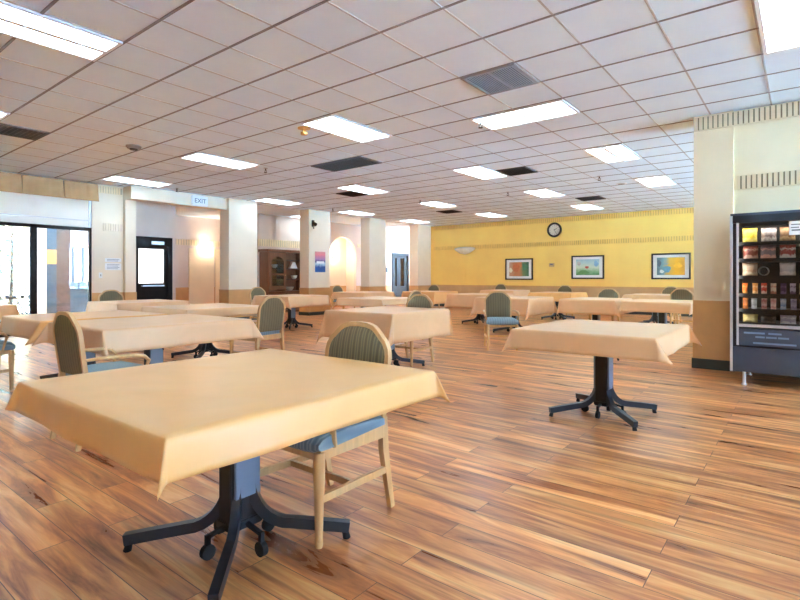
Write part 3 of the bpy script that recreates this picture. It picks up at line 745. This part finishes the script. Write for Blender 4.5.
def bag_mesh(w, h, d, name, m, narrow=False):
    mb = MB(); nx, nz = 8, 10; F = []; B = []
    for i in range(nz+1):
        z = h*i/nz; q = 2*i/nz-1; fr, br_ = [], []
        for j in range(nx+1):
            p = 2*j/nx-1
            th = d*max(0, (1-p**4))*max(0, 1-abs(q)**3)+.002
            x = p*w/2*(1-.05*math.cos(q*PI/2))
            zz = z+(.004*math.sin(j*3.1) if i in (0, nz) else 0)
            fr.append(mb.bm.verts.new((x, -th, zz))); br_.append(mb.bm.verts.new((x, th, zz)))
        F.append(fr); B.append(br_)
    for G in (F, B):
        for i in range(nz):
            for j in range(nx): mb.bm.faces.new((G[i][j], G[i][j+1], G[i+1][j+1], G[i+1][j]))
    for i in range(nz):
        for j in (0, nx): mb.bm.faces.new((F[i][j], F[i+1][j], B[i+1][j], B[i][j]))
    for j in range(nx):
        for i in (0, nz): mb.bm.faces.new((F[i][j], F[i][j+1], B[i][j+1], B[i][j]))
    return mb.build(name, m, smooth=True)
SN = [
 [('yellow', (226, 196, 40), (240, 220, 120)), ('grey and white', (120, 96, 100), (220, 210, 206)), ('brown and tan', (120, 78, 50), (190, 150, 110)), ('green', (90, 130, 70), (190, 190, 150)), ('red', (170, 50, 46), (220, 190, 170))],
 [('rust red', (140, 70, 62), (214, 176, 160)), ('pink and grey', (130, 110, 124), (222, 160, 150)), ('red and white', (176, 58, 60), (236, 216, 210)), ('dark red', (150, 50, 46), (190, 120, 104)), ('orange', (220, 120, 40), (240, 190, 120))],
 [('cream and red', (196, 150, 124), (214, 196, 170)), None, ('pale pink', (196, 178, 176), (232, 214, 206)), ('tan with brown', (206, 172, 120), (96, 66, 46)), ('blue', (60, 90, 150), (190, 200, 220))],
 [('orange', (232, 110, 30), (242, 170, 90)), ('amber', (224, 140, 60), (240, 190, 130)), ('red striped', (206, 60, 44), (240, 200, 180)), ('cream', (226, 206, 184), (190, 120, 100)), ('purple', (70, 52, 96), (120, 100, 140)), ('lilac', (190, 180, 200), (110, 90, 120)), ('tan', (190, 160, 110), (216, 196, 150)), ('khaki', (176, 160, 120), (210, 196, 160)), ('green', (90, 130, 80), (180, 190, 150)), ('silver', (190, 190, 196), (120, 120, 130))],
 [('orange and brown', (226, 130, 60), (150, 80, 40)), ('pewter', (150, 150, 160), (200, 200, 206)), ('rose', (222, 180, 172), (176, 90, 90)), ('blush', (230, 196, 190), (200, 130, 130)), ('sky blue', (110, 150, 206), (196, 214, 236)), ('lavender', (196, 196, 222), (140, 140, 180)), ('sand', (206, 170, 110), (170, 120, 70)), ('pale yellow', (226, 206, 140), (200, 170, 100)), ('teal', (70, 130, 130), (170, 200, 196)), ('white', (226, 226, 226), (180, 60, 60))],
 [('straw yellow', (214, 190, 126), (180, 160, 100)), ('black', (40, 40, 44), (90, 84, 80)), ('lilac and white', (170, 166, 200), (226, 224, 234)), ('mauve', (190, 160, 180), (220, 206, 214)), ('dark teal', (40, 110, 106), (120, 160, 150))],
]
RN = ['top', 'second', 'third', 'fourth', 'fifth', 'lowest']
for r, row in enumerate(SN):
    n = len(row); x0, x1 = vx0+.085, vx1-.085
    for k, it in enumerate(row):
        if it is None: continue
        nm, ca, cb = it; pw = (x1-x0)/n
        h = [.165, .155, .15, .125, .125, .10][r]; narrow = n > 6
        m = bands_material('wrapper_%s_%d' % (nm.replace(' ', '_'), r), [(0, cb), (.28, cb), (.36, ca), (.62, ca), (.7, cb), (.8, ca), (1, ca)] if r % 2 else [(0, ca), (.3, cb), (.42, ca), (.8, cb), (1, ca)], 2, .35, .12, 5)
        o = bag_mesh(pw*(.62 if narrow else .84), h, .012 if narrow else .03, 'candy_bar' if narrow else 'snack_bag', m)
        o.location = (x0+pw*(k+.5)+rnd.uniform(-.006, .006), vy0+.105+rnd.uniform(0, .03), SH[r]-.004)
        o.rotation_euler = (rnd.uniform(-.12, -.02), 0, rnd.uniform(-.12, .12))
        tag(o, '%s %s on the %s shelf of the vending machine' % (nm, 'candy bar' if narrow else 'snack bag', RN[r]), 'snack', 'snacks in the vending machine')

# ------------------------------------------------------------------ hutch
hu = thing('china_hutch', 'dark wooden china hutch with arched door standing against the back wall', 'hutch', (HX+.26, 11.05, 0))
D0, D1, W = -.24, .2, 1.02
MB().box(D0, D0+.02, -W, W, 0, 1.98).box(D0+.02, D1, -W, -W+.04, 0, 1.94).box(D0+.02, D1, W-.04, W, 0, 1.94).box(D0+.02, D1, -W+.04, W-.04, 0, .08).box(D0+.02, D1, -.36, -.32, .08, 1.94).box(D0+.02, D1, .44, .48, .08, 1.94).build('carcass', 'hutch', hu)
MB().box(D0, D1+.06, -W-.05, W+.05, 1.94, 2.02).build('crown', 'hutch', hu)
MB().box(D0+.02, D1+.08, -W-.02, W+.02, .66, .70).build('counter', 'hutch', hu)
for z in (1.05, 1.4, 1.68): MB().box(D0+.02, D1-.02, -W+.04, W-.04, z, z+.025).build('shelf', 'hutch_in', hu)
def arch_door(ya, yb):
    za, zb = .74, 1.92; c = (ya+yb)/2; r = (yb-ya)/2-.09; zt = 1.60
    out = [(ya, za), (yb, za), (yb, zb), (ya, zb)]
    d = MB().box(D1, D1+.025, ya, ya+.09, za, zb).box(D1, D1+.025, yb-.09, yb, za, zb).box(D1, D1+.025, ya+.09, yb-.09, za, .86).box(D1, D1+.025, ya+.09, yb-.09, 1.20, 1.26)
    d.prism([(ya+.09, zb)] + [(c-r*math.cos(PI*k/12), zt+r*.8*math.sin(PI*k/12)) for k in range(13)] + [(yb-.09, zb)], D1, D1+.025, 'YZ')
    o = d.build('door', 'hutch', hu)
    MB().box(D1+.008, D1+.013, ya+.08, yb-.08, .85, 1.86).build('glass_pane', 'clear', o)
    MB().lathe([(.012, 0), (.018, .02), (.004, .03)], (D1+.025, yb-.045, 1.2), 10, 'X').build('knob', 'brass', o)
arch_door(-W+.03, -.33); arch_door(.47, W-.03)
for a, b in ((-.98, -.34), (-.32, .44), (.46, .98)):
    o = MB().box(D1, D1+.02, a, b, .1, .64, bev=.006).build('cupboard_door', 'hutch', hu)
    MB().lathe([(.01, 0), (.016, .02), (.004, .028)], (D1+.02, (a+b)/2, .5), 10, 'X').build('knob', 'brass', o)
t = thing('napkin_stand', 'white folded triangular napkin on the middle hutch shelf', 'napkin', (HX+.3, 11.15, 1.427))
MB().prism([(-.16, 0), (.16, 0), (.06, .2), (-.04, .22)], -.05, .05, 'YZ').build('folded_cloth', 'paper', t)
for y, z, rr, l in ((11.02, .70, .14, 'white china bowl on the hutch counter'), (10.4, 1.427, .1, 'small white bowl behind the arched hutch door'), (11.2, 1.077, .11, 'white bowl on the lower middle hutch shelf')):
    o = MB().lathe([(rr*.4, 0), (rr*.75, .04), (rr, .12), (rr*.93, .12), (rr*.6, .05), (.01, .025)], (0, 0, 0), 20).build('china_bowl', 'china', smooth=True)
    o.location = (HX+.3, y, z); tag(o, l, 'bowl', 'china in the hutch')

# ------------------------------------------------------------------ tables
TZ = .725
def make_table():
    t = thing('pedestal_table', 'x', 'table')
    MB().box(-.54, .54, -.58, .58, TZ-.032, TZ-.004, bev=.006).build('table_top', 'board', t)
    MB().box(-.2, .2, -.2, .2, TZ-.05, TZ-.033).build('mounting_plate', 'black', t)
    MB().box(-.045, .045, -.072, .072, .1, TZ-.05, bev=.004).build('column', 'black', t)
    for s in (-1, 1): MB().box(s*.045, s*.062, -.06, .06, .22, TZ-.055, bev=.003).build('side_plate', 'slate', t)
    MB().box(-.055, .055, -.08, .08, .085, .125, bev=.006).build('hub', 'black', t)
    for q in range(4):
        a = PI/4+q*PI/2; c, s = math.cos(a), math.sin(a)
        rz = [(.045, .36), (.046, .30)] + [(.046+.17*(1-math.cos(u)), .28-.195*math.sin(u)) for u in [PI/2*k/8 for k in range(1, 9)]] + [(.34, .068), (.465, .05)]
        l = MB().sweep([(r*c, r*s, z) for r, z in rz], .044, .036, up=(-s, c, 0)).build('leg', 'legmetal', t)
        MB().cyl((.455*c, .455*s, 0), (.445*c, .445*s, .04), .017, .013, 12).build('glide', 'rubber', l)
    for c, s in ((1, 0), (-1, 0), (0, 1), (0, -1)):
        w = MB().cyl((.15*c-.012*s, .15*s+.012*c, .03), (.15*c+.012*s, .15*s-.012*c, .03), .03, n=16)
        w.box(.15*c-.009, .15*c+.009, .15*s-.009, .15*s+.009, .056, .098).build('caster', 'rubber', t)
        MB().sweep([(.05*c, .05*s, .105), (.15*c, .15*s, .09)], .018, .014).build('caster_arm', 'black', t)
    MB().sweep([(.066, .03, .56), (.1, .03, .56), (.105, .035, .47), (.108, .04, .455)], .012).build('height_lever', 'black', t)
    return t
proto = make_table()

def make_cloth(hx, hy, drops, seed, m, flare=.02, turn=None, slack=None):
    """cloth lying on a table top hx x hy (half sizes) and hanging drop below its edge, with gathered corners"""
    r = random.Random(seed); mb = MB(); nx = ny = 26; nd = 9; R = .007
    px, qx, py, qy = drops; drop = max(drops)
    ph = [r.uniform(0, 6) for _ in range(8)]; corner_turn = [r.choice((-1, 1))*r.uniform(.45, 1.0) for _ in range(4)]
    if turn: corner_turn = turn
    ax = [-(hx+qx*(k/nd)**1.5) for k in range(nd, 0, -1)] + [-hx+2*hx*k/nx for k in range(nx+1)] + [hx+px*(k/nd)**1.5 for k in range(1, nd+1)]
    ay = [-(hy+qy*(k/nd)**1.5) for k in range(nd, 0, -1)] + [-hy+2*hy*k/ny for k in range(ny+1)] + [hy+py*(k/nd)**1.5 for k in range(1, nd+1)]
    def side(s, v, i, L):
        """outward and down for hanging length s at position v along the side (L half length)"""
        d = s/drop
        out = R*(1-math.exp(-s/R)) + flare*s + .005*d*(math.sin(v*6+ph[i])+.7*math.sin(v*13+ph[i+4])+1.2)
        dn = s*.985-R*.3*(1-math.exp(-s/R))
        return out, dn
    def P(u, v):
        su, sv = max(0, abs(u)-hx), max(0, abs(v)-hy); gu, gv = (1 if u > 0 else -1), (1 if v > 0 else -1)
        z = 0
        if su == 0 and sv == 0:
            return (u, v, .0012*math.sin(u*9+ph[0])*math.sin(v*8+ph[1]))
        if sv == 0:
            o, d = side(su, v, 0 if gu > 0 else 1, hy); return (gu*(hx+o), v, -d)
        if su == 0:
            o, d = side(sv, u, 2 if gv > 0 else 3, hx); return (u, gv*(hy+o), -d)
        Rr = math.hypot(su, sv); th = math.atan2(sv, su)
        k = 1-abs(th-PI/4)/(PI/4); ci = (0 if gu > 0 else 1)+(0 if gv > 0 else 2); al = (slack[ci] if slack else .52*min(1, .19/max(.1, max(drops))))*k
        ci = (0 if gu > 0 else 1)+(0 if gv > 0 else 2)
        az = PI/4+corner_turn[ci]*k
        # foot of the fold follows the sides it grows out of
        o1, d1 = side(su, gv*hy, 0 if gu > 0 else 1, hy); o2, d2 = side(sv, gu*hx, 2 if gv > 0 else 3, hx)
        w = math.sin(th)**2
        bx, by = o1*(1-w)+R*.6*w*min(1, su/R), o2*w+R*.6*(1-w)*min(1, sv/R)
        lim = Rr*(1-.08*k)
        h_ = lim*math.sin(al); dn = lim*math.cos(al)*.97
        return (gu*(hx+bx+h_*math.cos(az)), gv*(hy+by+h_*math.sin(az)), -dn)
    G = [[mb.bm.verts.new(P(u, v)) for v in ay] for u in ax]
    for i in range(len(ax)-1):
        for j in range(len(ay)-1):
            a, b, c, d = G[i][j], G[i+1][j], G[i+1][j+1], G[i][j+1]
            cu, cv = (ax[i]+ax[i+1])/2, (ay[j]+ay[j+1])/2
            if abs(cu) > hx and abs(cv) > hy:            # corner folds crease along the diagonal
                if cu*cv > 0: mb.bm.faces.new((a, b, c)); mb.bm.faces.new((a, c, d))
                else: mb.bm.faces.new((a, b, d)); mb.bm.faces.new((b, c, d))
            else: mb.bm.faces.new((a, b, c, d))
    o = mb.build('tablecloth', m, smooth=False)
    for p in o.data.polygons: p.use_smooth = True
    # normals up on the top
    if o.data.polygons[len(o.data.polygons)//2].normal.z < 0: o.data.flip_normals()
    o.data.materials.append(M['lining'])
    md = o.modifiers.new('thickness', 'SOLIDIFY'); md.thickness = .003; md.offset = 1; md.material_offset = 1; md.use_rim = True
    return o
# x0, x1, y0, y1, drop, material, table label, cloth label
TABLES = [
 (-2.42, -1.28, .66, 1.86, .115, 'cloth', 'black pedestal table in the foreground with four splayed feet', 'tan tablecloth on the big foreground table, its near corner hanging in a fold'),
 (-1.82, -.78, 3.76, 5.0, .155, 'clothpink', 'pedestal table standing alone nearest the vending machine', 'tan tablecloth on the lone table nearest the vending machine, white inside'),
 (-5.42, -4.27, 1.70, 3.05, .19, 'clothpink', 'pedestal table beyond the foreground table, an armchair at its near corner', 'pale tan tablecloth on the long table behind the foreground one'),
 (-6.72, -5.58, 1.68, 2.88, (.19, .19, .19, .19), 'cloth', 'pedestal table toward the windows behind the near armchair', 'tan tablecloth with a folded triangle at its corner, by the armchair toward the windows'),
 (-4.68, -3.61, 4.45, 5.6, (.34, .34, .11, .34), 'clothpink', 'pedestal table in the middle of the room behind the foreground chair', 'long hanging tan tablecloth on the middle table with a rounded chair behind'),
 (-7.25, -6.08, 3.40, 4.62, (.11, .17, .17, .17), 'clothpink', 'pedestal table with a striped-back chair at its end, before the first column', 'pale tablecloth on the table in front of the first column'),
 (-9.50, -8.40, 3.55, 4.72, (.25, .11, .25, .25), 'clothpink', 'pedestal table in front of the white pier', 'tablecloth with a bright white side on the table before the pier'),
 (-10.2, -9.05, 1.22, 2.42, .2, 'cloth', 'pedestal table right under the tall windows', 'tan tablecloth on the table right under the tall windows'),
 (-9.65, -8.50, 7.00, 8.15, (.24, .11, .24, .24), 'clothpink', 'pedestal table in front of the hutch', 'tan tablecloth on the table in front of the hutch'),
 (-7.20, -6.08, 7.17, 8.37, (.11, .15, .15, .15), 'clothpink', 'pedestal table in front of the poster column and arched niche', 'greyish tan tablecloth on the table in front of the arched niche'),
 (-10.2, -9.05, 10.0, 11.2, (.2, .11, .2, .2), 'clothpink', 'pedestal table farthest back before the arched niche', 'tablecloth on the farthest table before the arched niche'),
 (-9.1, -8.0, 11.7, 12.9, (.34, .34, .11, .34), 'cloth', 'pedestal table before the last column at the yellow wall', 'orange-tan tablecloth on the table before the last column'),
 (-6.80, -5.65, 10.5, 11.7, .32, 'clothpink', 'pedestal table behind the upright chair facing the camera', 'pinkish tablecloth on the table left behind the upright facing chair'),
 (-5.25, -4.11, 9.18, 10.4, .34, 'clothpink', 'pedestal table right behind the upright chair facing the camera', 'tablecloth with a bright white side panel right of the upright facing chair'),
 (-3.60, -2.62, 9.45, 10.6, (.27, .27, .11, .27), 'clothpink', 'pedestal table between the white-sided table and the pilaster table', 'tan tablecloth with slanting folds on the table behind the lone table'),
 (-2.43, -1.40, 9.20, 10.4, .17, 'clothpink', 'pedestal table nearest the pilaster end in the far row', 'short tan tablecloth on the table next to the pilaster end'),
 (-8.0, -6.9, 14.3, 15.5, (.3, .3, .11, .3), 'clothpink', 'pedestal table close to the yellow wall below the wall lamp', 'pinkish tablecloth on the table close to the yellow wall below the wall lamp'),
 (-5.75, -4.64, 12.9, 14.1, (.22, .22, .11, .22), 'cloth', 'pedestal table below the orange and green picture', 'olive-tan tablecloth on the table below the middle pictures'),
 (-3.3, -2.2, 12.7, 13.9, (.16, .16, .11, .11), 'clothpink', 'pedestal table below the golden yellow picture', 'tan tablecloth on the table below the golden yellow picture'),
]
for k, (x0, x1, y0, y1, dr, m, l1, l2) in enumerate(TABLES):
    t = proto if k == 0 else copy_tree(proto)
    t.location = ((x0+x1)/2, (y0+y1)/2, 0); t.scale = (1, 1, 1)
    tag(t, l1, 'table', 'pedestal dining tables')
    for ch in t.children:
        if ch.name.startswith('table_top'):
            ch.location = (0, 0, 0)
            if k == 0: ch.location = (.04, -.035, 0); t.location.x -= .04; t.location.y += .035
            ch.scale = ((x1-x0-.02)/1.08, (y1-y0-.02)/1.16, 1)
    o = make_cloth((x1-x0)/2, (y1-y0)/2, dr if isinstance(dr, tuple) else (dr,)*4, 40+k, m, turn=(-.5, .5, .3, -.6) if k == 0 else None, slack=(.42, .5, .2, .62) if k == 0 else None)
    o.location = ((x0+x1)/2, (y0+y1)/2, TZ+.0005)
    tag(o, l2, 'tablecloth', 'tablecloths')
t0 = bpy.data.objects['pedestal_table']
MB().sweep([(.40, .05, TZ-.036), (.40, .05, TZ-.1), (.40, -.0, TZ-.1)], .012).build('crank_handle', 'black', t0)

# ------------------------------------------------------------------ chairs
def top_z(x, w=.21):
    a = abs(x)/w
    pts = [(0, .896), (.3, .892), (.5, .880), (.64, .858), (.76, .832), (.88, .812), (.96, .79), (1, .75)]
    for (p, q), (p2, q2) in zip(pts, pts[1:]):
        if a <= p2: return q+(q2-q)*(a-p)/(p2-p)
    return .75
def make_chair():
    t = thing('dining_armchair', 'x', 'chair')
    def bk(z): return -.215-max(0, z-.42)*.13            # raked back
    # back frame: posts and camel top in one bent rail
    path = [(-.205, bk(.44), .44), (-.207, bk(.6), .6), (-.210, bk(.70), .70), (-.2105, bk(.745), .745)]
    xs = [-.204+.408*k/20 for k in range(21)]
    path += [(x, bk(top_z(x)), top_z(x)) for x in xs]
    path += [(.2105, bk(.745), .745), (.210, bk(.70), .70), (.207, bk(.6), .6), (.205, bk(.44), .44)]
    MB().sweep(path, .024, .028, up=(0, 1, 0)).build('back_frame', 'wood', t, True)
    # upholstered back panel, slightly pillowed
    mb = MB(); n, mz = 16, 14; F = []; B = []
    for j in range(mz+1):
        f_, b_ = [], []
        for i in range(n+1):
            p = 2*i/n-1
            zt = top_z(p*.202)-.006; zb = .47; q = j/mz; z = zb+(zt-zb)*q
            hw = .198+.006*min(1, max(0, (z-.44)/.3)); x = p*hw
            puff = .024*(1-p**6)*(1-(2*q-1)**6)
            f_.append(mb.bm.verts.new((x, bk(z)+.006+puff, z))); b_.append(mb.bm.verts.new((x, bk(z)-.008-puff*.35, z)))
        F.append(f_); B.append(b_)
    for G in (F, B):
        for j in range(mz):
            for i in range(n): mb.bm.faces.new((G[j][i], G[j][i+1], G[j+1][i+1], G[j+1][i]))
    for j in range(mz):
        for i in (0, n): mb.bm.faces.new((F[j][i], F[j+1][i], B[j+1][i], B[j][i]))
    for i in range(n):
        for j in (0, mz): mb.bm.faces.new((F[j][i], F[j][i+1], B[j][i+1], B[j][i]))
    mb.build('backrest', 'backfab', t, True)
    # seat cushion with rolled front
    mb = MB(); prof = [(-.20, .425), (-.20, .475), (-.1, .497), (.05, .503), (.17, .497), (.235, .478), (.262, .445), (.262, .415), (.24, .398), (.2, .396)]
    rings = []
    for k in range(13):
        p = 2*k/12-1; x = p*.235; e = 1-.16*abs(p)**6
        rings.append([mb.bm.verts.new((x*(1+.05*(y > .1)), y*(1 if y < 0 else e**.5), .43+(z-.43)*(1-.45*abs(p)**8))) for y, z in prof])
    for A, Bq in zip(rings, rings[1:]):
        for i in range(len(prof)): mb.bm.faces.new((A[i], A[(i+1) % len(prof)], Bq[(i+1) % len(prof)], Bq[i]))
    mb.bm.faces.new(rings[0]); mb.bm.faces.new(rings[-1][::-1])
    mb.build('seat', 'seatfab', t, True)
    MB().box(-.232, -.204, -.215, .215, .365, .425).box(.204, .232, -.215, .215, .365, .425).box(-.204, .204, -.225, -.2, .365, .425).box(-.204, .204, .2, .222, .365, .395).build('seat_frame', 'wood', t)
    for s in (-1, 1):
        MB().lathe([(.014, 0), (.018, .012), (.0165, .05), (.019, .14), (.025, .30), (.026, .36), (.024, .40)], (s*.222, .215, 0), 14).build('leg', 'wood', t, True)
        MB().sweep([(s*.215, -.275, 0), (s*.214, -.245, .15), (s*.210, -.222, .3), (s*.206, bk(.44), .46)], .03, .036, ws=[.8, .95, 1.1, 1.05]).build('leg', 'wood', t)
        MB().sweep([(s*.226, bk(.60)+.01, .588), (s*.25, -.1, .597), (s*.262, .06, .59), (s*.262, .14, .575), (s*.256, .172, .545), (s*.246, .158, .49), (s*.236, .14, .41)], .034, .026, n=8, ws=[.8, 1, 1.15, 1.1, .9, .85, .9]).build('armrest', 'wood', t, True)
        MB().sweep([(s*.216, -.235, .2), (s*.222, .215, .2)], .02, .032).build('stretcher', 'wood', t)
    MB().sweep([(-.216, .0, .2), (.216, .0, .2)], .02, .028).build('stretcher', 'wood', t)
    return t
chair = make_chair()
CHAIRS = [
 (-1.825, 1.70, 180, 'armchair tucked under the foreground table, striped green arched back to the fore'),
 (-3.95, 1.60, 1, 'armchair seen side-on with dark grey back, beside the long table behind the foreground one'),
 (-5.42, 3.97, 97, 'striped-back armchair at the end of the table before the first column'),
 (-4.13, 5.42, 180, 'grey rounded armchair behind the long hanging cloth of the middle table'),
 (-3.80, 7.42, 216, 'upright armchair facing the camera, full front and legs in view, in open floor'),
 (-5.70, 7.36, 90, 'pale grey armchair back at the side of the table before the arched niche'),
 (-6.5, 1.42, 0, 'armchair at the near side of the table toward the windows, only legs and arm showing'),
 (-9.78, 4.13, -90, 'armchair with dark rounded back against the white pier'),
 (-9.92, 7.47, -90, 'armchair with rounded back in front of the hutch'),
 (-10.48, 10.68, -90, 'armchair with dark back before the arched niche'),
 (-9.2, 13.17, 180, 'armchair with dark back before the last white column'),
 (-8.2, 15.78, 180, 'armchair closest to the yellow wall below the wall lamp'),
 (-5.4, 14.3, 180, 'armchair below the wall between the two left pictures'),
 (-3.2, 10.86, 180, 'olive backed armchair behind the tablecloth with slanting folds'),
 (-2.62, 14.14, 180, 'armchair with dark arched back below the golden yellow picture'),
 (-2.0, 12.38, 0, 'pale lit armchair next to the pilaster end at the far tables'),
]
for k, (x, y, a, l) in enumerate(CHAIRS):
    t = chair if k == 0 else copy_tree(chair)
    t.location = (x, y, 0); t.rotation_euler = (0, 0, math.radians(a))
    tag(t, l, 'chair', 'upholstered dining armchairs')

# ------------------------------------------------------------------ camera, light
cam = bpy.data.cameras.new('camera'); co = bpy.data.objects.new('camera', cam); C.objects.link(co)
cam.sensor_width = 36; cam.lens = 512/800*36; cam.shift_y = -22.9/800; cam.clip_end = 200
co.location = (0, 0, 1.14); co.rotation_euler = (PI/2, 0, math.radians(38.2))
sc.camera = co
w = bpy.data.worlds.new('sky'); sc.world = w; w.use_nodes = True
bg = w.node_tree.nodes['Background']
bg.inputs['Color'].default_value = srgb(190, 218, 255); bg.inputs['Strength'].default_value = 6.0
sl = bpy.data.lights.new('sun', 'SUN'); sl.energy = 2500; sl.angle = .01; sl.color = (.36, .78, 1.30)
so = bpy.data.objects.new('sun', sl); C.objects.link(so); so.rotation_euler = (math.radians(4), math.radians(-14), 0)
sc.view_settings.view_transform = 'Standard'; sc.view_settings.look = 'None'; sc.view_settings.gamma = 1
sc.view_settings.use_curve_mapping = False
sc.view_settings.exposure = 1.9
try:
    sc.cycles.use_denoising = True; sc.cycles.max_bounces = 8; sc.cycles.diffuse_bounces = 5; sc.cycles.transparent_max_bounces = 12
    sc.cycles.sample_clamp_indirect = 8; sc.cycles.caustics_reflective = False; sc.cycles.caustics_refractive = False
except Exception: pass
